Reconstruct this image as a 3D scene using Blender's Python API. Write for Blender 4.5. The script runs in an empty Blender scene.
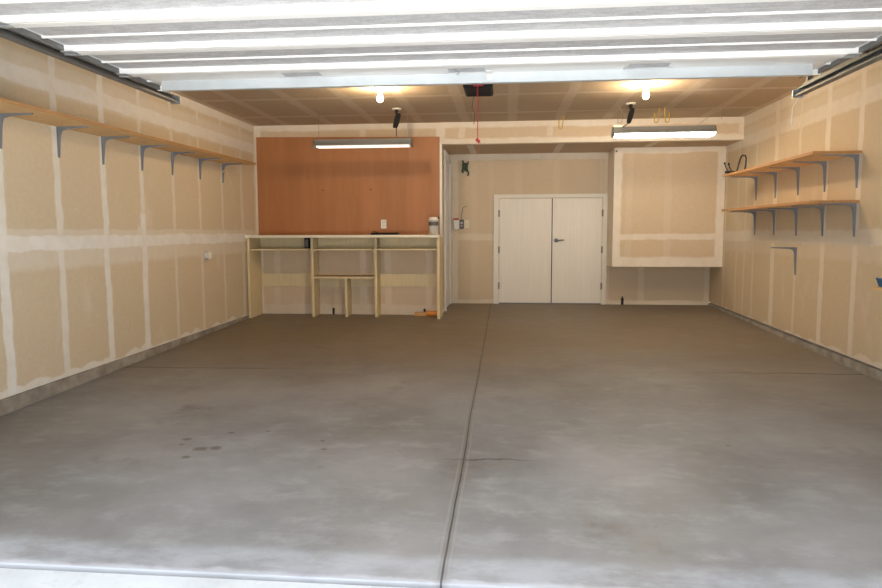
import bpy, bmesh, math, random
from mathutils import Vector, Matrix
random.seed(7)
PI = math.pi
scn = bpy.context.scene
COL = scn.collection

# ---------------------------------------------------------------- camera
cd = bpy.data.cameras.new('camera'); cam = bpy.data.objects.new('camera', cd); COL.objects.link(cam)
cd.sensor_width = 36.0; cd.lens = 36.0 * 674.03 / 882.0; cd.clip_start = 0.05; cd.clip_end = 200
a, b, r = math.radians(5.56), math.radians(-5.2962), math.radians(-0.19)
fw = Vector((-math.sin(a) * math.cos(b), math.cos(a) * math.cos(b), math.sin(b)))
rt = Vector((math.cos(a), math.sin(a), 0)); up = rt.cross(fw)
r2 = rt * math.cos(r) + up * math.sin(r); u2 = -rt * math.sin(r) + up * math.cos(r)
M = Matrix(((r2.x, u2.x, -fw.x, 0), (r2.y, u2.y, -fw.y, 0), (r2.z, u2.z, -fw.z, 1.111), (0, 0, 0, 1)))
cam.matrix_world = M
scn.camera = cam
# ---------------------------------------------------------------- light
SKY = 1.8; SUN = 24.0; BULB = 560.0; TUBE_L = 0.6; TUBE_R = 36.0
scn.view_settings.view_transform = 'Standard'; scn.view_settings.look = 'None'
scn.view_settings.gamma = 1.0; scn.view_settings.use_curve_mapping = False
scn.view_settings.exposure = 0.50
w = bpy.data.worlds.new('sky'); scn.world = w; w.use_nodes = True
bg = w.node_tree.nodes['Background']; bg.inputs[0].default_value = (0.86, 0.93, 1.0, 1); bg.inputs[1].default_value = SKY
sd = bpy.data.lights.new('sun', 'SUN'); sd.energy = SUN; sd.angle = math.radians(0.6); sd.color = (1, 0.96, 0.9)
sun = bpy.data.objects.new('sun', sd); COL.objects.link(sun); sun.location = (0, 0, 8)
# sun behind the house: rays travel towards -Y and down, the near driveway lies in the shade of the house
sun.rotation_euler = Vector((0.15, -0.32, -1.0)).to_track_quat('-Z', 'Y').to_euler()

# ---------------------------------------------------------------- geometry helpers
L, R, D0, D1, D2, D3, CZ = -3.46, 3.02, 2.42, 9.13, 9.81, 10.385, 2.56
def fz(y): return 0.023 * (y - D3)          # the slab falls towards the driveway

class MB:
    def __init__(s): s.bm = bmesh.new()
    def box(s, x0, x1, y0, y1, z0, z1, bev=0, rot=None, piv=None):
        vs = [s.bm.verts.new((x, y, z)) for x in (x0, x1) for y in (y0, y1) for z in (z0, z1)]
        for f in ((0,1,3,2),(4,6,7,5),(0,4,5,1),(2,3,7,6),(0,2,6,4),(1,5,7,3)): s.bm.faces.new([vs[i] for i in f])
        if bev:
            es = {e for v in vs for e in v.link_edges}
            rb = bmesh.ops.bevel(s.bm, geom=list(es), offset=bev, segments=2, affect='EDGES', profile=0.5)
            vs = [v for v in rb['verts']]
        if rot is not None:
            bmesh.ops.transform(s.bm, matrix=Matrix.Translation(piv) @ rot @ Matrix.Translation(-Vector(piv)), verts=list(set(vs)))
        return s
    def prism(s, pts, axis, a0, a1):
        """closed 2D outline extruded along axis; pts are the other two coords in xyz order"""
        def mk(p, q):
            if axis == 'x': return (q, p[0], p[1])
            if axis == 'y': return (p[0], q, p[1])
            return (p[0], p[1], q)
        A = [s.bm.verts.new(mk(p, a0)) for p in pts]; B = [s.bm.verts.new(mk(p, a1)) for p in pts]
        n = len(pts)
        for i in range(n): s.bm.faces.new((A[i], A[(i+1) % n], B[(i+1) % n], B[i]))
        s.bm.faces.new(A[::-1]); s.bm.faces.new(B)
        return s
    def lathe(s, prof, loc, seg=20, axis='z', rot=None):
        """prof: list of (radius, height)"""
        rings = []
        for rr, h in prof:
            ring = []
            for k in range(seg):
                t = 2 * PI * k / seg
                v = Vector((max(rr, 1e-4) * math.cos(t), max(rr, 1e-4) * math.sin(t), h))
                if axis == 'y': v = Vector((v.x, v.z, v.y))
                if axis == 'x': v = Vector((v.z, v.x, v.y))
                if rot is not None: v = rot @ v
                ring.append(s.bm.verts.new(v + Vector(loc)))
            rings.append(ring)
        for A, B in zip(rings, rings[1:]):
            for k in range(seg): s.bm.faces.new((A[k], A[(k+1) % seg], B[(k+1) % seg], B[k]))
        s.bm.faces.new(rings[0][::-1]); s.bm.faces.new(rings[-1])
        return s
    def tube(s, pts, rad, seg=8, closed=False):
        pts = [Vector(p) for p in pts]; rings = []; n = len(pts)
        rads = rad if isinstance(rad, (list, tuple)) else [rad] * n
        prev = None
        for i, p in enumerate(pts):
            if closed: t = pts[(i+1) % n] - pts[i-1]
            else: t = pts[min(i+1, n-1)] - pts[max(i-1, 0)]
            t.normalize()
            if prev is None:
                ref = Vector((0, 0, 1)) if abs(t.z) < 0.9 else Vector((1, 0, 0))
                u = t.cross(ref).normalized()
            else:
                u = (prev - t * prev.dot(t)).normalized()
            prev = u; v = t.cross(u)
            rings.append([s.bm.verts.new(p + (u * math.cos(2*PI*k/seg) + v * math.sin(2*PI*k/seg)) * rads[i]) for k in range(seg)])
        pairs = list(zip(rings, rings[1:])) + ([(rings[-1], rings[0])] if closed else [])
        for A, B in pairs:
            for k in range(seg): s.bm.faces.new((A[k], A[(k+1) % seg], B[(k+1) % seg], B[k]))
        if not closed: s.bm.faces.new(rings[0][::-1]); s.bm.faces.new(rings[-1])
        return s
    def build(s, name, mat, parent=None, smooth=False, label=None, kind=None, bevel=0):
        bmesh.ops.recalc_face_normals(s.bm, faces=s.bm.faces[:])
        me = bpy.data.meshes.new(name); s.bm.to_mesh(me); s.bm.free()
        if smooth:
            for p in me.polygons: p.use_smooth = True
        me.materials.append(mat)
        o = bpy.data.objects.new(name, me); COL.objects.link(o)
        if smooth:
            m = o.modifiers.new('es', 'EDGE_SPLIT'); m.split_angle = math.radians(40)
        if bevel:
            m = o.modifiers.new('bev', 'BEVEL'); m.width = bevel; m.segments = 2; m.limit_method = 'ANGLE'
        if parent is not None:
            o.parent = parent; o.matrix_parent_inverse = Matrix.Translation(-Vector(parent.location)) if parent.type == 'EMPTY' else Matrix.Identity(4)
        if label: o['label'] = label
        if kind: o['kind'] = kind
        return o
def thing(name, label, cat, loc=(0, 0, 0), group=None):
    o = bpy.data.objects.new(name, None); COL.objects.link(o); o.location = loc
    o.empty_display_size = 0.1
    return tag(o, label, cat, group)
def tag(o, label, cat, group=None):
    o['label'] = label; o['category'] = cat
    if group: o['group'] = group
    return o
def dup(root, delta, label):
    """copy of a thing with its parts and sub-parts, moved by delta"""
    rr = root.copy(); COL.objects.link(rr); rr.location = Vector(root.location) + Vector(delta)
    rr['label'] = label
    for ch in list(root.children):
        c = ch.copy(); COL.objects.link(c); c.parent = rr
        for g in list(ch.children):
            d = g.copy(); COL.objects.link(d); d.parent = c
    return rr

# ---------------------------------------------------------------- materials
def srgb(r_, g_, b_):
    f = lambda c: c / 12.92 if c <= 0.04045 else ((c + 0.055) / 1.055) ** 2.4
    return (f(r_ / 255), f(g_ / 255), f(b_ / 255), 1)
class NT:
    def __init__(s, name):
        s.m = bpy.data.materials.new(name); s.m.use_nodes = True; s.t = s.m.node_tree; s.n = s.t.nodes; s.l = s.t.links
        s.p = s.n['Principled BSDF']
        g = s.n.new('ShaderNodeNewGeometry'); s.pos = g.outputs['Position']
        sp = s.n.new('ShaderNodeSeparateXYZ'); s.l.new(s.pos, sp.inputs[0]); s.x, s.y, s.z = sp.outputs[:3]
    def v(s, sock, val):
        if hasattr(val, 'links') or hasattr(val, 'is_linked'): s.l.new(val, sock)
        else: sock.default_value = val
    def math(s, op, a_, b_=None, c_=None, clamp=False):
        n = s.n.new('ShaderNodeMath'); n.operation = op; n.use_clamp = clamp
        s.v(n.inputs[0], a_)
        if b_ is not None: s.v(n.inputs[1], b_)
        if c_ is not None: s.v(n.inputs[2], c_)
        return n.outputs[0]
    def noise(s, scale, detail=3, rough=0.55, vec=None, stretch=None):
        n = s.n.new('ShaderNodeTexNoise'); n.inputs['Scale'].default_value = scale
        n.inputs['Detail'].default_value = detail; n.inputs['Roughness'].default_value = rough
        vec = vec or s.pos
        if stretch:
            mp = s.n.new('ShaderNodeMapping'); mp.inputs['Scale'].default_value = stretch; s.l.new(vec, mp.inputs[0]); vec = mp.outputs[0]
        s.l.new(vec, n.inputs['Vector'])
        return n.outputs['Fac']
    def mr(s, val, a0, a1, b0=0.0, b1=1.0, smooth=True):
        n = s.n.new('ShaderNodeMapRange'); n.interpolation_type = 'SMOOTHSTEP' if smooth else 'LINEAR'
        s.v(n.inputs['Value'], val); s.v(n.inputs['From Min'], a0); s.v(n.inputs['From Max'], a1)
        s.v(n.inputs['To Min'], b0); s.v(n.inputs['To Max'], b1)
        return n.outputs[0]
    def mix(s, f, a_, b_):
        n = s.n.new('ShaderNodeMix'); n.data_type = 'RGBA'
        s.v(n.inputs['Factor'], f); s.v(n.inputs['A'], a_) if False else None
        s.v(n.inputs[6], a_); s.v(n.inputs[7], b_)
        return n.outputs[2]
    def bump(s, h, strength, dist=0.01):
        n = s.n.new('ShaderNodeBump'); n.inputs['Strength'].default_value = strength; n.inputs['Distance'].default_value = dist
        s.l.new(h, n.inputs['Height']); s.l.new(n.outputs[0], s.p.inputs['Normal'])
def plain(name, col, rough=0.6, metal=0.0, var=0.08, scale=30, emit=None, bump=0):
    t = NT(name)
    nz = t.noise(scale, 3)
    dark = tuple(c * (1 - var) for c in col[:3]) + (1,); lite = tuple(min(1, c * (1 + var)) for c in col[:3]) + (1,)
    t.v(t.p.inputs['Base Color'], t.mix(nz, dark, lite))
    t.p.inputs['Roughness'].default_value = rough; t.p.inputs['Metallic'].default_value = metal
    if bump: t.bump(t.noise(scale * 4, 2), bump, 0.002)
    if emit:
        t.p.inputs['Emission Color'].default_value = emit[0]; t.p.inputs['Emission Strength'].default_value = emit[1]
    return t.m

TAN = srgb(216, 199, 168); TAN2 = srgb(206, 187, 155); MUD = srgb(238, 235, 229)
def drywall(name, strips=(), bands=(), base=(TAN, TAN2), mud=MUD, spots=None, scallop=None, ucoord='y', vcoord='z', patch=True):
    """tan drywall paper with mudded joints. strips: (u, halfwidth, v0, v1, strength); bands: (v, halfwidth, u0, u1, strength)"""
    t = NT(name)
    ax = {'x': t.x, 'y': t.y, 'z': t.z}
    n1 = t.noise(1.3, 3); n2 = t.noise(7, 3); n3 = t.noise(28, 3)
    wob = t.math('ADD', t.math('MULTIPLY', t.math('SUBTRACT', n1, 0.5), 0.05), t.math('MULTIPLY', t.math('SUBTRACT', n2, 0.5), 0.045))
    U = t.math('ADD', ax[ucoord], wob); V = t.math('ADD', ax[vcoord], wob)
    mask = None
    def add(mk):
        nonlocal mask
        mask = mk if mask is None else t.math('MAXIMUM', mask, mk)
    def one(P, Q, c, hw, q0, q1, st):
        d = t.math('ABSOLUTE', t.math('SUBTRACT', P, c))
        m_ = t.mr(d, hw * 0.72, hw * 1.15, st, 0.0)
        if q0 is not None:
            m_ = t.math('MULTIPLY', m_, t.mr(Q, q0 - 0.03, q0 + 0.03)); m_ = t.math('MULTIPLY', m_, t.mr(Q, q1 - 0.03, q1 + 0.03, 1.0, 0.0))
        add(m_)
    for c, hw, q0, q1, st in strips: one(U, V, c, hw, q0, q1, st)
    for c, hw, q0, q1, st in bands: one(V, U, c, hw, q0, q1, st)
    if scallop:   # blobs of mud along the bottom edge of the board
        z0, amp = scallop
        vo = t.n.new('ShaderNodeTexVoronoi'); vo.inputs['Scale'].default_value = 5.0; t.l.new(t.pos, vo.inputs['Vector'])
        h_ = t.math('SUBTRACT', z0 + amp, t.math('MULTIPLY', vo.outputs['Distance'], amp * 1.1))
        add(t.mr(t.math('SUBTRACT', t.z, h_), -0.012, 0.012, 0.8, 0.0))
    col = t.mix(t.noise(0.9, 4), base[0], base[1])
    col = t.mix(t.mr(n3, 0.3, 0.7, 0.0, 0.10), col, mud)
    if patch:   # scattered screw spots and thin smears of mud
        sm = t.mr(t.noise(2.2, 4, stretch=(1, 1, 0.6)), 0.58, 0.72, 0.0, 0.28); add(sm)
        vo = t.n.new('ShaderNodeTexVoronoi'); vo.inputs['Scale'].default_value = 2.1; t.l.new(t.pos, vo.inputs['Vector'])
        add(t.mr(vo.outputs['Distance'], 0.012, 0.03, 0.5, 0.0))
    if mask is not None:
        mask = t.math('MULTIPLY', mask, t.mr(t.noise(9, 4), 0.25, 0.7, 0.72, 1.0))
        col = t.mix(mask, col, mud)
    # scuffs
    col = t.mix(t.mr(t.noise(3.5, 5, 0.7), 0.66, 0.8, 0.0, 0.18), col, srgb(120, 100, 78))
    t.v(t.p.inputs['Base Color'], col); t.p.inputs['Roughness'].default_value = 0.85
    t.bump(t.math('ADD', n3, mask if mask is not None else n2), 0.15, 0.003)
    return t.m

ST = 0.6096; Y0 = 4.351; YR = 6.2
m_left = drywall('drywall_left',
    strips=[(Y0 + ST * i, hw, None, None, st) for i, hw, st in
            [(-3, .05, .8), (-2, .05, .8), (-1, .05, .8), (0, .048, .95), (1, .040, .75), (2, .044, .9), (4, .028, .5), (5, .028, .5), (6, .03, .45), (7, .04, .45)]]
           + [(Y0 + ST * 3, .05, -0.2, 1.3, .95), (Y0 + ST * 3, .035, 1.3, 2.5, .65), (D1, .06, None, None, .6), (Y0 + ST * 3 - .03, .08, .95, 1.17, .6)],
    bands=[(1.035, .062, None, None, 1.0), (.98, .15, None, None, .4), (1.10, .04, None, None, .4), (2.24, .07, None, None, .8), (2.28, .13, None, None, .35), (2.56, .10, None, None, .7)],
    scallop=(-0.02, 0.085))
m_right = drywall('drywall_right',
    strips=[(YR + ST * i, hw, None, None, st) for i, hw, st in
            [(-4, .05, .7), (-3, .05, .7), (-2, .05, .7), (0, .045, .75), (1, .05, .85), (2, .03, .5), (3, .06, .75), (4, .03, .45), (5, .03, .4)]]
           + [(YR - ST, .035, 1.5, 2.4, .6), (9.75, .03, None, None, .6), (8.95, .028, None, None, .4)],
    bands=[(1.04, .075, None, None, .8), (.98, .15, None, None, .3), (2.24, .075, None, None, .7), (2.3, .12, None, None, .3), (2.56, .13, None, None, .6)],
    mud=srgb(222, 212, 196), base=(srgb(204, 184, 152), srgb(192, 171, 138)), scallop=(0.0, 0.07))
m_back = drywall('drywall_back',
    strips=[(x, .05, -.2, 1.05, .5) for x in (-3.18, -1.97, -1.62, -1.05)] + [(-3.43, .05, None, None, .9), (-.885, .06, None, None, .9), (3.0, .05, None, None, .7)]
           + [(x, .045, 2.35, 2.56, .6) for x in (-1.95, -.60, .55, 1.9)],
    bands=[(2.56, .085, None, None, .95), (2.275, .075, -.9, 3.1, .95), (0.02, .10, None, None, .6), (.30, .5, None, None, .12)],
    base=(srgb(214, 190, 158), srgb(205, 180, 147)), mud=srgb(232, 220, 202), ucoord='x', patch=True)
m_soffit = drywall('drywall_soffit', strips=[(x, .05, None, None, .6) for x in (-.5, .72, 1.95)], bands=[(9.16, .05, None, None, .8), (10.36, .04, None, None, .7)],
    base=(srgb(190, 166, 134), srgb(180, 155, 124)), ucoord='x', vcoord='y', patch=False)
m_alcove = drywall('drywall_alcove',
    strips=[(-.79, .05, None, None, .8), (-.24, .04, .9, 2.3, .15), (.18, .06, 1.66, 2.3, .15), (.75, .05, 1.66, 2.3, .15), (1.42, .05, 1.66, 2.2, .3), (1.50, .05, None, None, .6), (2.02, .05, None, None, .65), (3.0, .06, None, None, .7), (-.5, .05, None, None, .15)],
    bands=[(2.25, .07, None, None, .9), (1.02, .055, None, None, .7), (0.02, .05, None, None, .6), (.3, .26, 1.5, 3.1, .15)],
    base=(srgb(214, 194, 164), srgb(204, 183, 152)), mud=srgb(230, 218, 200), ucoord='x', patch=False)
m_chase = drywall('drywall_chase',
    strips=[(1.54, .075, None, None, .95), (2.97, .07, None, None, .95), (1.72, .05, .7, 2.2, .15), (2.25, .05, .7, 2.2, .18)],
    bands=[(2.24, .05, None, None, .95), (.655, .095, None, None, .95), (1.03, .045, None, None, .8)],
    base=(srgb(214, 190, 156), srgb(206, 181, 147)), mud=srgb(234, 222, 204), ucoord='x', patch=False)
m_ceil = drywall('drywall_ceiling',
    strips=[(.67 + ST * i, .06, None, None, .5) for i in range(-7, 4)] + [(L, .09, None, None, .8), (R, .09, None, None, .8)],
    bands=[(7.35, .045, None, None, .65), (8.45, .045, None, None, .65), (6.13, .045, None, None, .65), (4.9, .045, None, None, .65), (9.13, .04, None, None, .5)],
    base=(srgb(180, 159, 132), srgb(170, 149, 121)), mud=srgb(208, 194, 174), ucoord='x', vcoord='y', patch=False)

def mat_floor():
    t = NT('concrete_floor')
    n = t.noise(0.75, 6, 0.6); n2 = t.noise(4.2, 7, 0.68, stretch=(1, 1.6, 1)); n3 = t.noise(60, 4)
    col = t.mix(t.mr(n, 0.3, 0.7), srgb(118, 116, 114), srgb(151, 149, 148))
    col = t.mix(t.mr(n2, 0.45, 0.72, 0, 0.45), col, srgb(174, 172, 170))
    col = t.mix(t.mr(t.noise(1.9, 5, 0.7), 0.55, 0.75, 0, .55), col, srgb(104, 96, 90))
    # brown staining over the inner slab, with warm light painted into the colour
    br = t.math('ADD', t.y, t.math('MULTIPLY', t.noise(0.6, 3), 2.2))
    col = t.mix(t.mr(br, 5.8, 8.6, 0, 0.8), col, t.mix(t.mr(n2, .3, .7), srgb(108, 92, 70), srgb(130, 112, 88)))
    # pale band inside the threshold: dust, and sunlight painted into the colour
    edge = t.math('ADD', t.y, t.math('MULTIPLY', t.noise(5, 4), 0.12))
    col = t.mix(t.math('MULTIPLY', t.mr(edge, 2.56, 2.68, 0.4, 0), t.mr(t.noise(6, 5, .7, stretch=(.5, 1, 1)), .3, .62, .25, 1)), col, srgb(200, 203, 212))
    col = t.mix(t.mr(edge, 2.44, 2.47, 0.45, 0), col, srgb(215, 216, 222))
    # control joint and faint cross joints
    wob = t.math('MULTIPLY', t.math('SUBTRACT', t.noise(1.5, 3), .5), .02)
    jx = t.math('ABSOLUTE', t.math('ADD', t.math('ADD', t.x, 0.235), wob))
    dirt = t.mr(jx, 0.012, 0.04, 0.25, 0)
    col = t.mix(dirt, col, srgb(90, 80, 70)); col = t.mix(t.mr(jx, 0.002, 0.006, 0.8, 0), col, srgb(52, 46, 40))
    col = t.mix(t.math('MULTIPLY', t.mr(t.math('ABSOLUTE', t.math('SUBTRACT', jx, .022)), 0.003, 0.009, 0.15, 0), t.mr(t.y, 3, 7, 1, .3)), col, srgb(200, 196, 190))
    wob2 = t.math('MULTIPLY', t.math('SUBTRACT', t.noise(3.5, 4), .5), .09)
    jy = t.math('ABSOLUTE', t.math('ADD', t.math('SUBTRACT', t.y, t.math('ADD', 5.84, t.math('MULTIPLY', t.x, 0.03))), wob2))
    side = t.mr(t.math('ABSOLUTE', t.x), 1.6, 2.4, .1, .7)
    col = t.mix(t.math('MULTIPLY', t.mr(jy, 0.008, 0.022, 1, 0), side), col, srgb(70, 62, 54))
    jc = t.math('ABSOLUTE', t.math('ADD', t.math('SUBTRACT', t.y, 3.66), t.math('MULTIPLY', wob2, 1.6)))
    col = t.mix(t.math('MULTIPLY', t.mr(jc, 0.004, 0.014, .7, 0), t.mr(t.math('ABSOLUTE', t.math('ADD', t.x, .1)), .1, .3, 1, 0)), col, srgb(70, 64, 58))
    # oil drips
    for (ox, oy, orr) in [(-1.70, 3.72, .045), (-1.78, 3.70, .05), (-1.94, 3.86, .03), (-1.80, 3.56, .03), (-1.72, 4.0, .022), (-1.93, 3.76, .022), (-1.5, 4.05, .018), (-1.1, 3.9, .015), (-1.05, 3.75, .02), (1.3, 4.0, .02)]:
        dx = t.math('SUBTRACT', t.x, ox); dy = t.math('MULTIPLY', t.math('SUBTRACT', t.y, oy), 1.3)
        d = t.math('SQRT', t.math('ADD', t.math('MULTIPLY', dx, dx), t.math('MULTIPLY', dy, dy)))
        d = t.math('ADD', d, t.math('MULTIPLY', t.math('SUBTRACT', t.noise(25, 3), .5), .05))
        col = t.mix(t.mr(d, orr * .5, orr * 1.2, .6, 0), col, srgb(66, 58, 44))
    t.v(t.p.inputs['Base Color'], col)
    t.v(t.p.inputs['Roughness'], t.mr(n2, .3, .7, .42, .62))
    t.bump(t.math('ADD', t.math('MULTIPLY', n3, .4), n2), 0.12, 0.004)
    return t.m
m_floor = mat_floor()
def mat_concrete(name, c0, c1, sc=6):
    t = NT(name); col = t.mix(t.mr(t.noise(sc, 5, .65), .3, .7), c0, c1)
    col = t.mix(t.mr(t.noise(sc * 8, 3), .5, .75, 0, .3), col, tuple(x * .6 for x in c0[:3]) + (1,))
    t.v(t.p.inputs['Base Color'], col); t.p.inputs['Roughness'].default_value = .85; t.bump(t.noise(sc * 8, 4), .4, .006); return t.m
m_curb = mat_concrete('concrete_curb', srgb(132, 124, 112), srgb(170, 162, 150))
m_drive = mat_concrete('concrete_driveway', srgb(196, 198, 200), srgb(214, 216, 218), 3)
m_stucco = plain('stucco', srgb(196, 184, 166), .9, bump=.3)
def mat_wood(name, c0, c1, stretch, rough=.55, sc=9):
    t = NT(name)
    n = t.noise(sc, 5, .6, stretch=stretch); n2 = t.noise(70, 3)
    col = t.mix(t.mr(n, .3, .7), c0, c1); col = t.mix(t.mr(n2, .5, .8, 0, .15), col, tuple(x * .6 for x in c0[:3]) + (1,))
    t.v(t.p.inputs['Base Color'], col); t.p.inputs['Roughness'].default_value = rough; t.bump(n, .05, .003); return t.m
m_hard = mat_wood('hardboard', srgb(166, 108, 62), srgb(180, 121, 73), (1.2, 1, .15), .55, 4)
m_shelf = mat_wood('particleboard', srgb(212, 174, 120), srgb(226, 190, 138), (4, .6, 1), .7)
m_shelf_edge = mat_wood('particleboard_edge', srgb(176, 128, 78), srgb(188, 140, 88), (4, .6, 1), .6)
m_bench = mat_wood('painted_plywood', srgb(216, 197, 154), srgb(226, 208, 167), (6, 6, .5), .6)
m_top = plain('laminate', srgb(232, 224, 200), .4, var=.04)
m_brown = mat_wood('raw_plywood', srgb(140, 108, 72), srgb(158, 124, 84), (.6, 6, 6))
m_white = plain('white_paint', srgb(232, 226, 212), .45, var=.03)
m_doorw = mat_wood('door_paint', srgb(236, 228, 214), srgb(241, 234, 221), (9, 1, .25), .5, 5)
m_steelw = plain('white_steel', srgb(228, 228, 226), .4, var=.03, scale=8)
def mat_panel():
    t = NT('embossed_steel'); n = t.noise(26, 4, .7, stretch=(.35, 1, 1)); n2 = t.noise(90, 3)
    col = t.mix(t.mr(t.math('ADD', t.math('MULTIPLY', n, .6), t.math('MULTIPLY', n2, .4)), .38, .62), srgb(166, 167, 170), srgb(194, 195, 197))
    t.v(t.p.inputs['Base Color'], col); t.p.inputs['Roughness'].default_value = .5; t.bump(n2, .3, .002); return t.m
m_panel = mat_panel()
m_galv = plain('galvanised_steel', srgb(176, 182, 186), .38, metal=.75, var=.12, scale=12)
m_strut = plain('zinc_coated_steel', srgb(196, 202, 206), .42, metal=.35, var=.10, scale=9)
m_galvd = plain('dull_steel', srgb(120, 122, 122), .5, metal=.6, var=.15)
m_brk = plain('grey_bracket_enamel', srgb(126, 130, 136), .5, metal=0, var=.05)
m_black = plain('black_plastic', srgb(12, 12, 14), .8)
m_blk2 = plain('dark_metal', srgb(44, 42, 40), .5, metal=.4)
m_red = plain('red_plastic', srgb(176, 34, 40), .5)
m_redlab = plain('red_label', srgb(196, 84, 60), .6)
m_yellow = plain('yellow_vinyl', srgb(200, 160, 30), .45)
m_olive = plain('yellow_marking', srgb(150, 140, 40), .6)
m_orange = plain('orange_plastic', srgb(232, 146, 56), .5)
m_orange2 = plain('light_orange_board', srgb(226, 172, 112), .7)
m_blue = plain('blue_plastic', srgb(20, 84, 130), .4)
m_lblue = plain('light_blue_plastic', srgb(90, 180, 215), .4)
m_frog = plain('dark_green_rubber', srgb(44, 66, 50), .5, var=.3, scale=60)
m_plate = plain('white_plastic', srgb(236, 232, 222), .35, var=.02)
m_grey = plain('grey_plastic', srgb(90, 88, 84), .4)
m_lgrey = plain('light_grey_plastic', srgb(190, 188, 182), .4)
m_porc = plain('porcelain', srgb(240, 236, 228), .25, var=.02)
m_bulb = plain('lit_bulb', srgb(255, 240, 210), .3, emit=((1.0, .77, .50, 1), BULB))
m_tubeL = plain('lit_tube_dim', srgb(250, 248, 240), .3, emit=((1.0, .9, .76, 1), TUBE_L))
m_tubeR = plain('lit_tube', srgb(250, 250, 246), .3, emit=((1.0, .93, .80, 1), TUBE_R))
m_wire = plain('thin_wire', srgb(150, 140, 128), .4, metal=.5)
m_cream = plain('cream_plastic', srgb(226, 214, 190), .4)

# ---------------------------------------------------------------- the room
def struct(mb, name, mat, parent=None, **k): return mb.build(name, mat, parent, kind='structure' if parent is None else None, **k)
T = 0.14
b_ = MB(); b_.prism([(2.37, fz(2.37) - .15), (2.37, fz(2.37)), (10.6, fz(10.6)), (10.6, fz(10.6) - .15)], 'x', L - T, R + T); struct(b_, 'floor', m_floor, bevel=.006)
zd = fz(2.37)
struct(MB().box(-9, 9, -14, 2.352, zd - .15, zd - .012), 'driveway', m_drive)
struct(MB().box(-9, 9, 2.340, 2.372, zd - .15, zd - .022), 'trim_1', m_curb)   # dark expansion joint
# left wall: board above a cast curb
def zcl(y): return -.03 + .0065 * (y - 4.3)
b_ = MB(); b_.prism([(D0 - .12, zcl(D0)), (D1 + T, zcl(D1)), (D1 + T, CZ), (D0 - .12, CZ)], 'x', L - T, L); struct(b_, 'wall_left', m_left)
b_ = MB(); b_.prism([(D0 - .12, zd - .14), (D1 + .05, fz(D1) - .1), (D1 + .05, zcl(D1) - .002), (D0 - .12, zcl(D0) - .002)], 'x', L - T, L + .012); struct(b_, 'baseboard_left', m_curb, bevel=.004)
def zcr(y): return -.01 + .012 * (y - 5.6)
b_ = MB(); b_.prism([(D0 - .12, zcr(D0)), (D3 + T, zcr(D3)), (D3 + T, CZ), (D0 - .12, CZ)], 'x', R, R + T); struct(b_, 'wall_right', m_right)
b_ = MB(); b_.prism([(D0 - .12, zd - .14), (D3 + .05, fz(D3) - .1), (D3 + .05, fz(D3) + .03), (8.0, fz(8.0) + .045), (D0 - .12, zcr(D0) - .002)], 'x', R - .006, R + T); struct(b_, 'baseboard_right', m_curb)
# back wall behind the bench, running on as a beam over the alcove
b_ = MB(); b_.prism([(L, -.1), (-.88, -.1), (-.88, 2.275), (R, 2.275), (R, CZ), (L, CZ)], 'y', D1, D1 + .12); struct(b_, 'wall_back', m_back)
struct(MB().box(-1.0, -.88, D1 + .12, D3, -.1, 2.275), 'wall_return', m_alcove)
struct(MB().box(-1.0, R, D3, D3 + T, -.1, 2.4), 'wall_alcove', m_alcove)
struct(MB().box(-.88, R, D1 + .12, D3, 2.275, 2.40), 'ceiling_alcove', m_soffit)
struct(MB().box(1.50, R, D2, D3, .60, 2.275), 'wall_chase', m_chase, bevel=.004)
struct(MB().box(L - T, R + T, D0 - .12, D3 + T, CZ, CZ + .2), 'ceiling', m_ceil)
# front wall with the vehicle opening; unseen top raised to shade the driveway
b_ = MB(); b_.box(L - T - .4, -2.62, D0 - .12, D0, zd - .1, 3.1); b_.box(2.16, R + T + .4, D0 - .12, D0, zd - .1, 3.1); b_.box(-2.62, 2.16, D0 - .12, D0, 2.03, 3.1)
struct(b_, 'wall_front', m_stucco)

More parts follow.
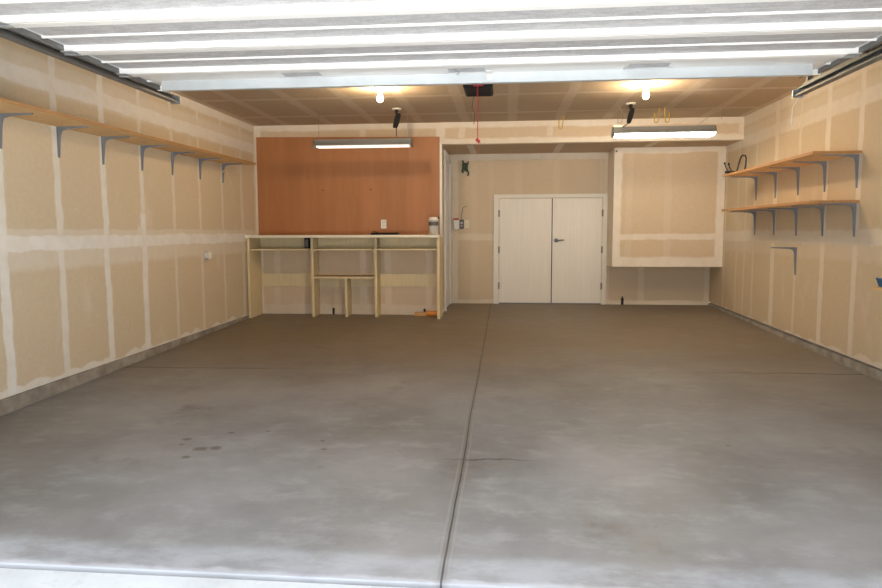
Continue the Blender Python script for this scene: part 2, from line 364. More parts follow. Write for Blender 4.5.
# ---------------------------------------------------------------- overhead door
gd = thing('garage_door', 'white steel sectional overhead garage door rolled open under the ceiling', 'garage door', (-.24, 3.8, 2.16))
joints = [2.72, 3.285, 3.83, 4.395, 4.93]
XL, XR, ZB = -2.59, 2.11, 2.16
for k in range(4):
    y0, y1 = joints[k] + .004, joints[k + 1] - .004
    ym = (y0 + y1) / 2 + .065; H = .036; s = .004
    # folded steel pan: near rail, skin with a stiffening rib, far rail
    pts = [(y0, ZB), (y0 + .062, ZB), (y0 + .065, ZB + H), (ym - .014, ZB + H), (ym - .006, ZB + H - .011), (ym + .006, ZB + H - .011), (ym + .014, ZB + H),
           (y1 - .024, ZB + H), (y1 - .020, ZB), (y1, ZB), (y1, ZB + H + s), (y0, ZB + H + s)]
    sec = MB().prism(pts, 'x', XL, XR).build('door_section', m_steelw, gd)
    MB().box(XL + .05, XR - .05, y0 + .068, ym - .016, ZB + H - .003, ZB + H - .0005).build('embossed_skin', m_panel, sec)
    MB().box(XL + .05, XR - .05, ym + .016, y1 - .028, ZB + H - .003, ZB + H - .0005).build('embossed_skin', m_panel, sec)
    for xa in (XL - .003, XR - .022):
        st_ = MB().box(xa, xa + .025, y0 + .063, y1 - .022, ZB + .006, ZB + H + .002); st_.build('end_stile', m_galvd, sec)
    for xa, xb in (((XL + .04, -1.535), (-1.29, -.39), (-.16, .80), (1.045, XR - .04)) if k == 3 else ()):
        # stiffening plates on the top section, with sloping ends and gaps between them
        MB().prism([(xa, ZB + H), (xa + .04, ZB + .023), (xb - .04, ZB + .023), (xb, ZB + H)], 'y', y0 + .067, y1 - .08).build('stiffening_plate', m_steelw, sec)
    if k:
        for xc in (XL + .045, XR - .045):   # roller hinges at the joints
            h_ = MB().box(xc - .035, xc + .035, y0 - .045, y0 + .045, ZB - .005, ZB - .001)
            h_.tube([(xc - .04, y0, ZB - .008), (xc + .04, y0, ZB - .008)], .007)
            h_.build('roller_hinge', m_galv, gd)
            sx = -1 if xc < 0 else 1
            rl = MB().tube([(xc, y0, ZB + .015), (xc + sx * .08, y0, ZB + .03)], .006)
            rl.lathe([(.022, -.008), (.024, 0), (.022, .008)], (xc + sx * .085, y0, ZB + .035), 14, 'x'); rl.build('roller', m_blk2, gd, smooth=True)
# reinforcing strut along the top edge
b_ = MB(); b_.prism([(4.700, 2.117), (4.745, 2.117), (4.745, 2.121), (4.704, 2.121), (4.704, 2.178), (4.760, 2.178), (4.760, 2.1825), (4.700, 2.1825)], 'x', -2.45, 1.97)
b_.build('strut', m_strut, gd)
b_ = MB().box(-.135, -.11, 4.60, 4.70, 2.170, 2.176); b_.box(-.135, -.105, 4.692, 4.6995, 2.135, 2.18); b_.build('operator_bracket', m_steelw, gd)
b_ = MB(); b_.box(-.36, -.33, 4.50, 4.54, 2.168, 2.182); b_.tube([(-.36, 4.52, 2.17), (-.32, 4.60, 2.168), (-.34, 4.68, 2.17)], .004); b_.build('lock_hardware', m_galv, gd)
MB().box(-2.43, -2.22, 4.52, 4.60, ZB + .0295, ZB + .0325).build('warning_sticker', m_redlab, gd, label='red warning sticker')

def track(x, sx, yend, label):
    t = thing('door_track', label, 'door track', (x, 4.0, 2.16), group='galvanised tracks of the overhead door')
    b_ = MB()
    o = [(0, 0), (.055, 0), (.055, .012), (.051, .012), (.051, .004), (.004, .004), (.004, .051), (.051, .051), (.051, .043), (.055, .043), (.055, .055), (0, .055)]
    # open side of the channel faces the door
    P = [(x - sx * (u) + sx * .05, ZB + v) for u, v in o]
    b_.prism(P, 'y', 3.05, yend)
    # curved part down to the jamb
    n = 9; cx_, cz_, rr = 3.05, ZB - .32, .32
    def ring(an): return [(x - sx * u + sx * .05, cx_ - math.sin(an) * (rr + v), cz_ + math.cos(an) * (rr + v)) for u, v in o]
    rings = [[b_.bm.verts.new(p) for p in ring(PI / 2 * i / n)] for i in range(n + 1)]
    low = [(x - sx * u + sx * .05, cx_ - (rr + v), fz(2.7) + .02) for u, v in o]; rings.append([b_.bm.verts.new(p) for p in low])
    for A, B in zip(rings, rings[1:]):
        for k in range(12): b_.bm.faces.new((A[k], A[(k + 1) % 12], B[(k + 1) % 12], B[k]))
    b_.build('channel', m_galvd, t)
    # angle iron stiffener on top of the channel and the rear hanger
    g = MB().prism([(x + sx * .01, ZB + .056), (x + sx * .05, ZB + .056), (x + sx * .05, ZB + .095), (x + sx * .046, ZB + .095), (x + sx * .046, ZB + .060), (x + sx * .01, ZB + .060)], 'y', 3.3, yend - .02)
    g.build('stiffening_angle', m_galvd, t)
    h_ = MB().box(x + sx * .052, x + sx * .056, yend - .09, yend - .05, ZB + .0, CZ); h_.box(x + sx * .056, x + sx * .09, yend - .09, yend - .086, ZB + .05, CZ)
    h_.build('rear_hanger', m_galvd, t)
    MB().box(x - sx * .02, x + sx * .06, yend, yend + .012, ZB - .01, ZB + .05).build('end_stop', m_galv, t)
    sp = MB(); N = 150; pts = [(x + sx * .0 + .018 * math.cos(i * .9), 3.55 + (yend - 4.35) * i / N, ZB + .125 + .018 * math.sin(i * .9)) for i in range(N)]
    sp.tube(pts, .0035, 5); sp.tube([(x, 2.95, ZB + .125), (x, 3.55, ZB + .125)], .003); sp.tube([(x, 3.55 + (yend - 4.35), ZB + .125), (x, yend - .06, ZB + .125)], .003)
    sp.build('extension_spring', m_blk2, t)
    MB().box(x - sx * .021, x - sx * .018 + .001, yend - 1.25, yend - .80, ZB + .072, ZB + .105).build('marking', m_olive, t, label='yellow painted marking')
    MB().box(x - sx * .021, x + sx * .02, yend - 1.25, yend - .80, ZB + .100, ZB + .105).build('marking_bracket', m_galvd, t)
    return t
track(-2.665, -1, 5.36, 'galvanised overhead door track along the left wall side')
track(2.25, 1, 5.66, 'galvanised overhead door track along the right wall side')
b_ = MB(); b_.tube([(2.30, 5.685, 2.20), (2.29, 5.69, 2.15), (2.25, 5.70, 2.08), (2.25, 5.71, 1.94)], .003); tag(b_.build('hanging_string', m_plate), 'thin white string hanging from the end of the right door track', 'string')

# ---------------------------------------------------------------- opener
op = thing('garage_door_opener', 'black garage door opener motor hanging under the ceiling behind the open door', 'garage door opener', (-.26, 6.2, 2.37))
b_ = MB(); b_.prism([(-.39, 2.375), (-.385, 2.46), (-.34, 2.49), (-.18, 2.49), (-.135, 2.46), (-.13, 2.375), (-.15, 2.365), (-.37, 2.365)], 'y', 6.05, 6.45); b_.build('housing', m_black, op, bevel=.006)
b_ = MB().prism([(-.375, 2.380), (-.37, 2.44), (-.30, 2.415), (-.22, 2.415), (-.15, 2.44), (-.145, 2.380)], 'y', 6.035, 6.052); b_.build('light_lens', m_black, op)
MB().box(-.30, -.21, 6.03, 6.036, 2.374, 2.384).build('red_badge', m_red, op, label='small red badge')
MB().box(-.275, -.245, 2.55, 6.10, 2.425, 2.46).build('rail', m_galvd, op)
MB().box(-.285, -.235, 5.35, 5.50, 2.39, 2.43).build('trolley', m_blk2, op)
b_ = MB(); b_.tube([(-.26, 5.42, 2.40), (-.2, 5.15, 2.30), (-.10, 4.90, 2.232)], .008); b_.build('door_arm', m_galvd, op)
for sx in (-.37, -.15):
    MB().box(sx - .015, sx + .015, 6.2, 6.204, 2.48, CZ).build('hanging_strap', m_galvd, op)
b_ = MB(); b_.tube([(-.31, 6.40, 2.37), (-.33, 6.45, 2.26), (-.31, 6.5, 2.22), (-.315, 6.5, 2.12)], .003); b_.build('antenna_wire', m_blk2, op)
c_ = thing('emergency_release_cord', 'thin red emergency release cord hanging below the black opener', 'pull cord', (-.235, 5.45, 1.87))
MB().tube([(-.235, 5.45, 2.389), (-.233, 5.45, 1.845)], .0035, 6).build('cord', m_red, c_)
MB().box(-.252, -.212, 5.44, 5.46, 1.818, 1.842, bev=.006, rot=Matrix.Rotation(.75, 4, 'Y'), piv=(-.233, 5.45, 1.83)).build('handle', m_red, c_)
MB().tube([(-.225, 5.45, 1.84), (-.226, 5.45, 1.73)], .0015, 5).build('cord_end', m_redlab, c_)

# ---------------------------------------------------------------- lamps
def bulb(x, y, label):
    t = thing('bulb_lamp', label, 'ceiling light', (x, y, CZ), group='bare bulbs on the ceiling')
    MB().lathe([(.058, 0), (.058, -.010), (.040, -.022), (.026, -.030), (.024, -.055), (.019, -.058)], (x, y, CZ), 24).build('lamp_holder', m_porc, t, smooth=True)
    MB().lathe([(.013, -.056), (.015, -.072), (.024, -.088), (.031, -.108), (.031, -.122), (.024, -.138), (.012, -.146), (.001, -.148)], (x, y, CZ), 20).build('bulb', m_bulb, t, smooth=True)
bulb(-1.276, 6.85, 'lit bare bulb in a white holder, above the orange board')
bulb(1.366, 7.0, 'lit bare bulb in a white holder, above the brighter tube light')

def fluoro(x0, x1, y, z, mt, label, bright):
    t = thing('fluorescent_light', label, 'ceiling light', ((x0 + x1) / 2, y, z), group='hanging tube lights')
    MB().prism([(y - .05, z + .045), (y - .03, z + .080), (y + .03, z + .080), (y + .05, z + .045), (y + .09, z + .0), (y + .086, z - .002), (y + .045, z + .040), (y - .045, z + .040), (y - .086, z - .002), (y - .09, z + .0)], 'x', x0, x1).build('housing', m_galv, t)
    for xe in (x0 - .004, x1 - .004):
        MB().prism([(y - .09, z - .0), (y - .035, z + .082), (y + .035, z + .082), (y + .09, z - .0), (y + .07, z - .02 + bright / 2), (y - .07, z - .02 + bright / 2)], 'x', xe, xe + .008).build('end_cap', m_galvd, t)
    for dy in (-.045, .045):
        MB().tube([(x0 + .03, y + dy, z + bright), (x1 - .03, y + dy, z + bright)], .016, 14).build('tube', mt, t, smooth=True)
    return t
fl = fluoro(-2.33, -1.14, 8.15, 2.145, m_tubeL, 'grey hooded tube light hanging in front of the orange board', -.004)
MB().tube([(-2.28, 8.15, 2.24), (-2.28, 8.18, CZ)], .0025, 5).build('hanging_wire', m_wire, fl)
MB().tube([(-1.19, 8.15, 2.24), (-1.19, 8.18, CZ)], .0025, 5).build('hanging_wire', m_wire, fl)
MB().tube([(-1.16, 8.10, 2.15), (-1.15, 8.10, 1.62)], .0014, 5).build('pull_string', m_wire, fl)
fr = fluoro(1.215, 2.355, 8.1, 2.225, m_tubeR, 'bright tube light hanging before the beam on the right', -.022)
MB().tube([(1.28, 8.1, 2.30), (1.25, 8.12, CZ)], .0025, 5).build('hanging_wire', m_wire, fr)
MB().tube([(1.28, 8.1, 2.30), (1.34, 8.12, 2.42), (1.28, 8.12, CZ)], .0025, 5).build('hanging_wire', m_wire, fr)
MB().tube([(2.15, 8.1, 2.30), (2.42, 8.14, 2.50), (2.44, 8.14, CZ)], .0025, 5).build('hanging_wire', m_wire, fr)
MB().tube([(2.44, 8.14, CZ), (2.44, 8.14, 2.38)], .0035, 5).build('hanging_wire', m_wire, fr)
MB().tube([(2.44, 8.14, 2.44), (2.49, 8.14, 2.42)], .004, 5).build('hanging_wire', m_wire, fr)
MB().box(1.215, 1.33, 8.05, 8.12, 2.30, 2.325).build('ballast_cover', m_cream, fr)
def power(lamp, x, y, zl, coil, xend, lab2):
    t = thing('ceiling_outlet', lab2, 'outlet', (x, y, CZ), group='ceiling outlets')
    MB().lathe([(.055, 0), (.055, -.012), (.035, -.014)], (x, y, CZ), 18).build('cover_plate', m_plate, t, smooth=True)
    pc = MB().tube([(x, y, CZ - .07), (x - .004, y, coil + .14), (x, y, coil), (x, y, coil - .05), (x - .006, y, (coil + zl) / 2), (xend, y, zl)], .0055, 6).build('power_cord', m_black, lamp, label='black power cord')
    MB().lathe([(.020, -.014), (.022, -.03), (.014, -.06), (.008, -.075)], (x, y, CZ), 12).build('plug', m_black, pc, smooth=True)
    b2 = MB()
    for q in range(4):
        o2 = (q - 1.5) * .009
        ring = [(x + o2 + .014 * math.cos(2 * PI * i / 14) + .10 * .22 * math.sin(2 * PI * i / 14), y + o2, coil + .02 + .085 * math.sin(2 * PI * i / 14)) for i in range(14)]
        b2.tube(ring, .006, 6, closed=True)
    b2.lathe([(.022, -.012), (.024, 0), (.022, .012)], (x, y, coil + .02), 10)
    b2.build('coil', m_black, pc)
power(fl, -1.303, 8.05, 2.235, 2.40, -1.31, 'white round ceiling outlet over the left tube light')
power(fr, 1.40, 8.02, 2.29, 2.40, 1.31, 'white round ceiling outlet over the right tube light')

# yellow hooks
def hook(x, y, z, flip, label):
    t = thing('ceiling_hook', label, 'hook', (x, y, z), group='yellow hooks screwed into the ceiling')
    pts = [(x, y, z), (x, y, z - .05), (x - flip * .012, y, z - .14)] + [(x - flip * (.012 + .022 * (1 - math.cos(k * PI / 6))), y, z - .15 - .022 * math.sin(k * PI / 6)) for k in range(7)] + [(x - flip * .056, y, z - .06)]
    MB().tube(pts, .006, 8).build('shaft', m_yellow, t, smooth=True)
    MB().lathe([(.011, 0), (.011, -.004)], (x, y, z), 10).build('collar', m_galvd, t)
hook(.70, 8.72, CZ, 1, 'yellow vinyl hook in the ceiling, left of the bright tube light')
hook(1.79, 8.35, CZ, 1, 'yellow vinyl hook above the bright tube light, the left of that pair')
hook(1.85, 8.35, CZ, -1, 'yellow vinyl hook above the bright tube light, the right of that pair')

# ---------------------------------------------------------------- shelves
def bracket_mb(wx, y, z, sx, arm, leg):
    """pressed steel L bracket; wall at x=wx, arm runs sx*arm, leg hangs down"""
    b = MB(); w_ = .011
    X = lambda d: wx + sx * d
    b.box(min(X(0), X(.004)), max(X(0), X(.004)), y - w_, y + w_, z - leg, z)
    b.box(min(X(0), X(arm)), max(X(0), X(arm)), y - w_, y + w_, z - .004, z)
    rib = [(X(.0), z), (X(arm), z), (X(arm), z - .009), (X(.08), z - .018), (X(.038), z - .030), (X(.025), z - .066), (X(.010), z - leg), (X(0), z - leg)]
    b.prism(rib, 'y', y - .0055, y + .0055)
    return b
def slope_z(y): return 1.922 + .0062 * (y - 4.4)
sh = thing('wall_shelf', 'long particleboard shelf on grey brackets along the left wall', 'shelf', (L, 5.8, 1.93))
for (ya, yb_) in ((2.75, 5.742), (5.750, 8.24)):
    pl = MB(); za, zb2 = slope_z(ya), slope_z(yb_)
    pl.prism([(ya, za), (yb_, zb2), (yb_, zb2 + .02), (ya, za + .02)], 'x', L, L + .35).build('plank', m_shelf, sh)
    MB().prism([(ya, za), (yb_, zb2), (yb_, zb2 + .021), (ya, za + .021)], 'x', L + .35, L + .354).build('edge_band', m_shelf_edge, sh, label='darker orange front edge')
for i in range(-2, 7):
    y = Y0 + ST * i + (.03, .03, .0, .015, -.01, .02, .03)[max(i, 0)]; bracket_mb(L, y, slope_z(y), 1, .25, .235).build('bracket', m_brk, sh)
# a thin white cord looped over the last bracket
y6 = Y0 + 6 * ST + .05
b_ = MB(); b_.tube([(L + .012, y6 - .20, 1.74), (L + .02, y6 - .12, 1.80), (L + .026, y6 - .03, 1.865), (L + .03, y6 + .03, 1.86), (L + .02, y6 + .13, 1.78), (L + .012, y6 + .22, 1.70)], .004, 6)
tag(b_.build('cord_loop', m_cream, smooth=True), 'thin white cord draped over the farthest bracket of the left shelf', 'cord')

def rshelf(z, label):
    t = thing('wall_shelf', label, 'shelf', (R, 7.4, z), group='particleboard shelves on the right wall')
    MB().box(R - .40, R, 6.17, 8.60, z, z + .022).build('plank', m_shelf, t)
    MB().box(R - .404, R - .40, 6.17, 8.60, z - .001, z + .023).build('edge_band', m_shelf_edge, t, label='darker orange front edge')
    MB().box(R - .404, R, 6.166, 6.17, z - .001, z + .023).build('end_band', m_shelf_edge, t, label='darker orange end edge')
    for i in range(5):
        y = 6.225 + ST * .975 * i; bracket_mb(R, y, z, -1, .30, .29).build('bracket', m_brk, t)
rshelf(1.765, 'upper of the two particleboard shelves on the right wall')
rshelf(1.345, 'lower of the two particleboard shelves on the right wall')
t = thing('shelf_bracket', 'single grey shelf bracket without a shelf below the right wall shelves', 'bracket', (R, 7.39, .93))
bracket_mb(R, 7.39, .935, -1, .26, .29).build('arm', m_brk, t)
for z in (.90, .68): MB().lathe([(.004, -.003), (.004, 0)], (R - .006, 7.39, z), 8, 'x').build('screw', m_blk2, t)

# folding storage hook lying on the upper shelf
t = thing('storage_hook', 'black double storage hook with grey loop on the far end of the upper right shelf', 'hook', (2.72, 8.4, 1.787))
zs = 1.792
def P_(x, y, z): return (x, y, z)
b_ = MB(); b_.box(2.575, 2.80, 8.36, 8.40, zs - .004, zs + .022, bev=.003); b_.box(2.62, 2.66, 8.30, 8.46, zs - .004, zs + .016)
b_.build('base_bar', m_black, t)
for (x, y) in ((2.60, 8.34), (2.67, 8.42)):
    q = MB().tube([(x, y, zs + .01), (x - .03, y, zs + .06), (x - .045, y, zs + .10)], .006, 8).build('prong', m_blk2, t, smooth=True)
    MB().lathe([(.005, -.012), (.011, -.006), (.011, .008), (.005, .014)], (x - .046, y, zs + .107), 10).build('tip', m_black, q, smooth=True)
b_ = MB(); b_.tube([(2.70, 8.36, zs + .01), (2.725, 8.36, zs + .12), (2.74, 8.36, zs + .175), (2.76, 8.37, zs + .200), (2.805, 8.40, zs + .200), (2.82, 8.41, zs + .17), (2.815, 8.41, zs + .08), (2.80, 8.41, zs + .01)], .009, 8)
b_.tube([(2.70, 8.38, zs + .01), (2.80, 8.41, zs + .01)], .008)
b_.build('loop', m_blk2, t, smooth=True)

# ---------------------------------------------------------------- board, bench and what stands on it
bd = thing('wall_panel', 'large orange-brown hardboard panel on the wall above the workbench', 'board', (-2.17, D1, 1.07))
b_ = MB(); b_.prism([(-3.43, 1.07), (-.90, 1.07), (-.90, 2.372), (-3.43, 2.408)], 'y', D1 - .012, D1); b_.build('hardboard', m_hard, bd)
for (x, z) in ((-2.505, 1.68), (-1.845, 1.68)): MB().lathe([(.010, 0), (.010, -.004)], (x, D1 - .012, z), 8, 'y').build('screw', m_blk2, bd)
MB().box(-.90, -.868, D1 - .016, D1 - .001, -.03, 2.29).build('edge_trim', m_white, bd, label='white strip at the right edge')
o = thing('wall_outlet', 'white wall outlet on the orange board above the workbench', 'outlet', (-1.667, D1 - .014, 1.21))
MB().box(-1.705, -1.63, D1 - .022, D1 - .012, 1.155, 1.275, bev=.003).build('cover_plate', m_plate, o)
b_ = MB(); b_.box(-1.684, -1.651, D1 - .025, D1 - .021, 1.225, 1.257); b_.box(-1.684, -1.651, D1 - .025, D1 - .021, 1.173, 1.205); b_.build('socket', m_cream, o)

wb = thing('workbench', 'built-in cream workbench with open shelves under the orange board', 'workbench', (-2.16, 8.92, 0))
BF = 8.70; BK = D1 - .002
MB().box(-3.458, -.862, BF - .02, BK, 1.035, 1.069, bev=.003).build('worktop', m_top, wb)
def leg(x, yf, zt, w_=.036, nm='side_panel'):
    b = MB(); b.prism([(yf, fz(yf)), (BK, fz(BK)), (BK, zt), (yf, zt)], 'x', x - w_ / 2, x + w_ / 2); b.build(nm, m_bench, wb)
leg(-3.425, BF, 1.035); leg(-.885, BF + .05, 1.035)
leg(-2.60, 8.86, 1.035, .034, 'divider'); leg(-1.74, 8.87, 1.035, .034, 'divider'); leg(-2.148, 8.87, .485, .032, 'divider')
b_ = MB(); 
for xa, xb in ((-3.405, -2.618), (-2.582, -1.758), (-1.722, -.905)):
    MB().box(xa, xb, 8.73, BK - .02, .868, .886).build('shelf_board', m_bench, wb)
    MB().box(xa, xb, BK - .02, BK, .886, 1.034).build('back_rail', m_bench, wb)
    MB().box(xa, xb, BK - .02, BK, .362, .536).build('back_rail', m_bench, wb)
MB().box(-2.582, -1.758, 8.84, BK - .02, .486, .512).build('shelf_board', m_bench, wb)
MB().box(-2.580, -1.760, 8.85, BK - .022, .5125, .518).build('shelf_lining', m_brown, wb, label='brown shelf surface')
MB().prism([(-2.582, .867), (-2.55, .867), (-2.582, .835)], 'y', 8.86, 8.88).build('corner_brace', m_bench, wb); MB().prism([(-1.758, .867), (-1.79, .867), (-1.758, .835)], 'y', 8.86, 8.88).build('corner_brace', m_bench, wb)
t = thing('power_strip', 'narrow black box fixed under the worktop between the left shelves', 'box', (-2.66, 8.85, .89))
MB().box(-2.70, -2.635, 8.84, 8.90, .888, 1.033, bev=.004).build('housing', m_black, t)
MB().box(-2.688, -2.648, 8.836, 8.841, .91, 1.01).build('face', m_grey, t)
# can
t = thing('paint_can', 'pale can with a grey printed band on the right end of the worktop', 'can', (-.965, 8.95, 1.07))
cx, cy = -.965, 8.93
MB().lathe([(.066, 0), (.068, .003), (.068, .006), (.065, .01), (.065, .185), (.068, .19), (.066, .194)], (cx, cy, 1.069), 28).build('body', m_lgrey, t, smooth=True)
MB().lathe([(.0662, .12), (.0662, .17)], (cx, cy, 1.069), 28).build('label_band', m_grey, t, label='darker printed band')
MB().lathe([(.066, .194), (.066, .206), (.060, .210), (.056, .232), (.001, .234)], (cx, cy, 1.069), 24).build('lid', m_plate, t, smooth=True)
MB().box(cx + .045, cx + .075, cy - .012, cy + .012, 1.069 + .205, 1.069 + .235, bev=.004).build('spout', m_black, t)
# flat dark tray with a stick
t = thing('tool_tray', 'flat black tray lying on the worktop below the wall outlet', 'tray', (-1.62, 8.95, 1.07))
b_ = MB(); b_.box(-1.80, -1.44, 8.88, 9.02, 1.0695, 1.075); b_.box(-1.80, -1.44, 8.88, 8.886, 1.075, 1.098); b_.box(-1.80, -1.44, 9.014, 9.02, 1.075, 1.098); b_.box(-1.80, -1.794, 8.88, 9.02, 1.075, 1.098); b_.box(-1.446, -1.44, 8.88, 9.02, 1.075, 1.098); b_.build('pan', m_black, t)
t = thing('pry_bar', 'thin dark metal bar propped on the black tray', 'tool', (-1.72, 8.95, 1.08))
MB().tube([(-1.77, 8.93, 1.115), (-1.70, 8.95, 1.092), (-1.60, 8.98, 1.081)], [.006, .005, .006], 8).build('shank', m_blk2, t)
MB().box(-1.785, -1.765, 8.915, 8.945, 1.112, 1.120).build('tip', m_blk2, t)

# orange tool on the floor under the bench
t = thing('orange_tool', 'orange plastic piece lying on the floor under the right end of the workbench', 'tool', (-1.06, 9.03, fz(9.03)))
z0 = fz(9.03)
MB().box(-1.24, -1.08, 9.02, 9.07, z0, z0 + .05, bev=.004).build('blade', m_orange2, t, label='lighter orange flat end')
MB().lathe([(.02, -.09), (.034, -.08), (.038, -.03), (.034, 0), (.038, .04), (.034, .06), (.02, .065)], (-.995, 9.02, z0 + .038), 14, 'x').build('grip', m_orange, t, smooth=True)
for (x, y, w_, lab) in ((-2.385, D1 - .02, .0, 'small dark pipe stub on the floor behind the middle of the workbench'), (-1.115, D1 - .02, .0, 'small dark pipe stub behind the orange piece under the workbench'), (1.747, D3 - .02, .006, 'black pipe stub against the wall below the boxed-out wall section')):
    t = thing('pipe_stub', lab, 'pipe', (x, y, fz(y)))
    z = fz(y)
    MB().lathe([(.014 + w_, 0), (.014 + w_, .07 + w_ * 4), (.009, .07 + w_ * 4), (.009, .09 + w_ * 6)], (x, y, z), 12).build('pipe', m_blk2, t, smooth=True)
    MB().lathe([(.018 + w_, .066 + w_ * 3), (.018 + w_, .078 + w_ * 3)], (x, y, z), 6).build('cap', m_black, t)

# ---------------------------------------------------------------- doors
dr = bpy.data.objects.new('door_1', None); COL.objects.link(dr); dr.location = (.66, D3, 0); dr['kind'] = 'structure'; dr['label'] = 'low cream double door in the alcove wall'
b_ = MB(); Z0 = .0
b_.prism([(-.20, Z0), (-.118, Z0), (-.118, 1.612), (1.432, 1.612), (1.432, Z0), (1.502, Z0), (1.502, 1.668), (-.20, 1.668)], 'y', D3 - .03, D3 - .001); b_.build('casing', m_white, dr, bevel=.004)
lf = MB().box(-.113, .676, D3 - .018, D3 - .001, .018, 1.604, bev=.002).build('leaf', m_doorw, dr)
rf = MB().box(.690, 1.427, D3 - .018, D3 - .001, .018, 1.604, bev=.002).build('leaf', m_doorw, dr)
MB().box(.672, .694, D3 - .0055, D3 - .001, .018, 1.604).build('gap_strip', m_blk2, dr)
MB().box(-.113, 1.427, D3 - .024, D3 - .001, .002, .017).build('sill', m_galvd, dr)
for x, par in ((-.118, lf), (1.428, rf)):
    for z in (.28, .83, 1.38):
        b_ = MB().box(x - .012, x + .014, D3 - .036, D3 - .029, z - .05, z + .05); b_.tube([(x, D3 - .038, z - .052), (x, D3 - .038, z + .052)], .006); b_.build('hinge', m_wire, par)
b_ = MB().lathe([(.030, 0), (.030, -.008), (.014, -.014), (.012, -.045)], (.745, D3 - .018, .972), 20, 'y')
b_.tube([(.745, D3 - .06, .972), (.78, D3 - .066, .974), (.862, D3 - .060, .976)], [.010, .009, .007], 10); b_.build('handle', m_galvd, rf, smooth=True, label='dull metal lever handle')
# door in the return wall, seen edge-on
d2 = bpy.data.objects.new('door_2', None); COL.objects.link(d2); d2.location = (-.88, 9.9, 0); d2['kind'] = 'structure'; d2['label'] = 'white door and casing in the side wall of the alcove'
b_ = MB(); z1 = fz(9.9)
b_.prism([(9.50, z1 - .01), (9.565, z1 - .01), (9.565, 2.12), (10.30, 2.12), (10.30, z1), (10.37, z1), (10.37, 2.19), (9.50, 2.24)], 'x', -.879, -.848); b_.build('casing', m_steelw, d2, bevel=.003)
MB().box(-.879, -.868, 9.568, 10.297, z1 + .012, 2.117).build('leaf', m_steelw, d2)

# switches on the alcove wall
t = thing('paper_box', 'white box with a reddish top beside the switches on the alcove wall', 'box', (-.765, D3, 1.22))
MB().box(-.80, -.722, D3 - .07, D3 - .002, 1.145, 1.285, bev=.003).build('body', m_plate, t)
MB().box(-.812, -.735, D3 - .07, D3 - .002, 1.286, 1.312).build('lid', m_redlab, t, label='reddish brown lid')
t = thing('wall_control', 'dark grey door opener button with pale oval centre on the alcove wall', 'switch', (-.69, D3, 1.225))
MB().box(-.718, -.655, D3 - .03, D3 - .002, 1.15, 1.29, bev=.004).build('housing', m_grey, t)
MB().lathe([(.020, 0), (.020, -.006), (.015, -.008)], (-.687, D3 - .03, 1.242), 16, 'y').build('button', m_lgrey, t, smooth=True)
MB().lathe([(.012, 0), (.012, -.006)], (-.687, D3 - .03, 1.195), 16, 'y').build('button', m_lgrey, t, smooth=True)
t = thing('light_switch', 'pale light switch plate right of the dark door opener button', 'switch', (-.61, D3, 1.225))
MB().box(-.648, -.572, D3 - .010, D3 - .002, 1.165, 1.285, bev=.003).build('cover_plate', m_cream, t)
MB().box(-.616, -.604, D3 - .022, D3 - .009, 1.208, 1.236).build('toggle', m_lgrey, t)
b_ = MB(); b_.tube([(-.69, D3 - .006, 1.29), (-.695, D3 - .006, 1.37), (-.675, D3 - .006, 1.42), (-.67, D3 - .006, 1.47), (-.63, D3 - .006, 1.49), (-.605, D3 - .006, 1.49)], .0035, 6)
tag(b_.build('thin_wire', m_blk2), 'thin dark wire running up the alcove wall from the grey button', 'wire')

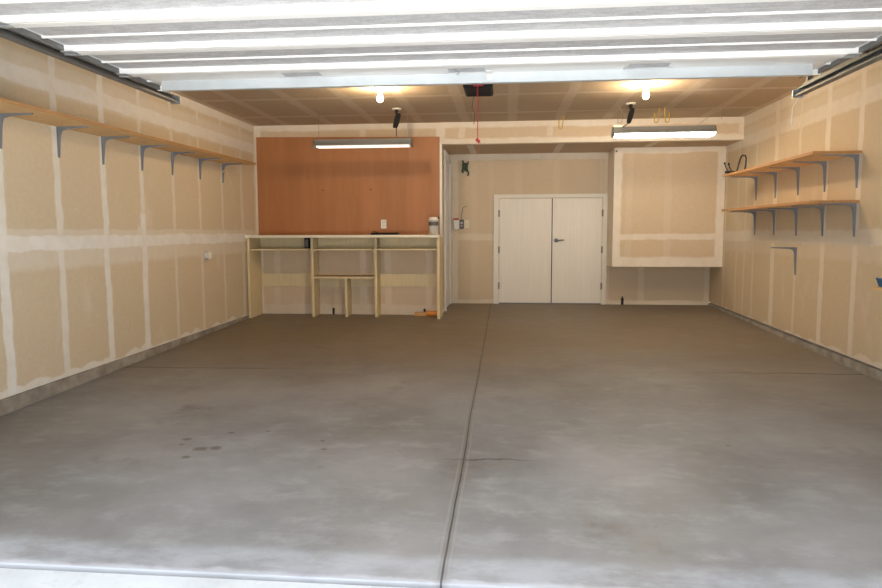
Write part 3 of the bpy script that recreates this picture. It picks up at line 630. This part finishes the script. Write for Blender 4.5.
# lizard ornament
def lizard():
    o = thing('frog_ornament', 'dark green frog ornament clinging high on the alcove wall', 'ornament', (-.635, D3, 2.07))
    y = D3 - .028
    me = bpy.data.meshes.new('body')
    V = [(-.635, y, 2.09), (-.632, y - .006, 2.045), (-.640, y - .004, 2.00), (-.622, y - .002, 2.128),          # 0 chest 1 belly 2 hip 3 head
         (-.665, y, 2.115), (-.672, y + .012, 2.165), (-.675, y + .016, 2.185),                                     # left arm 4 5 6
         (-.600, y, 2.11), (-.578, y + .010, 2.135), (-.590, y + .016, 2.165),                                      # right arm 7 8 9
         (-.672, y, 1.985), (-.690, y + .008, 1.955), (-.655, y + .016, 1.935),                                     # left leg 10 11 12
         (-.602, y, 1.975), (-.572, y + .006, 1.925), (-.578, y + .010, 1.885), (-.600, y + .016, 1.868)]          # right leg 13..16
    V = [(-.637 + (p[0] + .637) * .9, p[1], 2.195 - (2.195 - p[2]) * .74) for p in V]
    Ed = [(0, 1), (1, 2), (0, 3), (0, 4), (4, 5), (5, 6), (0, 7), (7, 8), (8, 9), (2, 10), (10, 11), (11, 12), (2, 13), (13, 14), (14, 15), (15, 16)]
    rad = [.042, .046, .038, .030, .018, .014, .018, .018, .015, .018, .026, .018, .018, .024, .018, .016, .020]
    me.from_pydata(V, Ed, []); bo = bpy.data.objects.new('body', me); COL.objects.link(bo)
    sk = bo.modifiers.new('skin', 'SKIN'); me.skin_vertices[0].data[1].use_root = True
    for i, q in enumerate(rad): me.skin_vertices[0].data[i].radius = (q, q * .75)
    sb = bo.modifiers.new('sub', 'SUBSURF'); sb.levels = 2; sb.render_levels = 2
    me.materials.append(m_frog); bo.parent = o; bo.matrix_parent_inverse = Matrix.Translation(-Vector(o.location))
lizard()

# small things on the left wall
t = thing('wall_peg', 'small white round peg sticking out of the left wall', 'peg', (L, 7.50, .85))
MB().lathe([(.040, 0), (.040, .006), (.032, .012), (.032, .035), (.044, .042), (.044, .056), (.02, .06)], (L, 7.50, .845), 18, 'x').build('knob', m_plate, t, smooth=True)
MB().lathe([(.056, 0), (.056, .004)], (L, 7.50, .845), 18, 'x').build('rosette', m_lgrey, t, smooth=True)
# blue holder on the right wall
t = thing('blue_holder', 'dark blue plastic holder on a small ledge at the right edge of the photo', 'holder', (R, 5.6, .67))
b_ = MB(); b_.prism([(R - .001, .665), (R - .10, .665), (R - .13, .735), (R - .125, .74), (R - .001, .74)], 'y', 5.30, 5.60); b_.build('tray', m_blue, t, bevel=.004)
t2 = thing('light_blue_bottle', 'light blue plastic item standing in the blue holder on the right wall', 'bottle', (R - .07, 5.5, .745))
b_ = MB().box(R - .10, R - .02, 5.35, 5.54, .7405, .80, bev=.008); b_.build('body', m_lblue, t2); MB().lathe([(.018, .80), (.018, .83), (.014, .835)], (R - .065, 5.40, 0), 14).build('cap', m_lblue, t2, smooth=True)
t = thing('wood_ledge', 'small tan wooden ledge under the blue holder on the right wall', 'ledge', (R, 5.6, .62))
MB().box(R - .145, R, 5.29, 5.62, .645, .664).build('board', m_shelf, t); MB().prism([(R, .644), (R - .12, .644), (R, .50)], 'y', 5.38, 5.40).build('support', m_shelf, t)
# black screw knob at the corner of the chase
tag(MB().lathe([(.012, 0), (.012, -.012), (.006, -.014)], (1.53, D2, 2.225), 10, 'y').build('hook_screw', m_black), 'tiny black screw at the top left corner of the boxed-out wall section', 'screw')
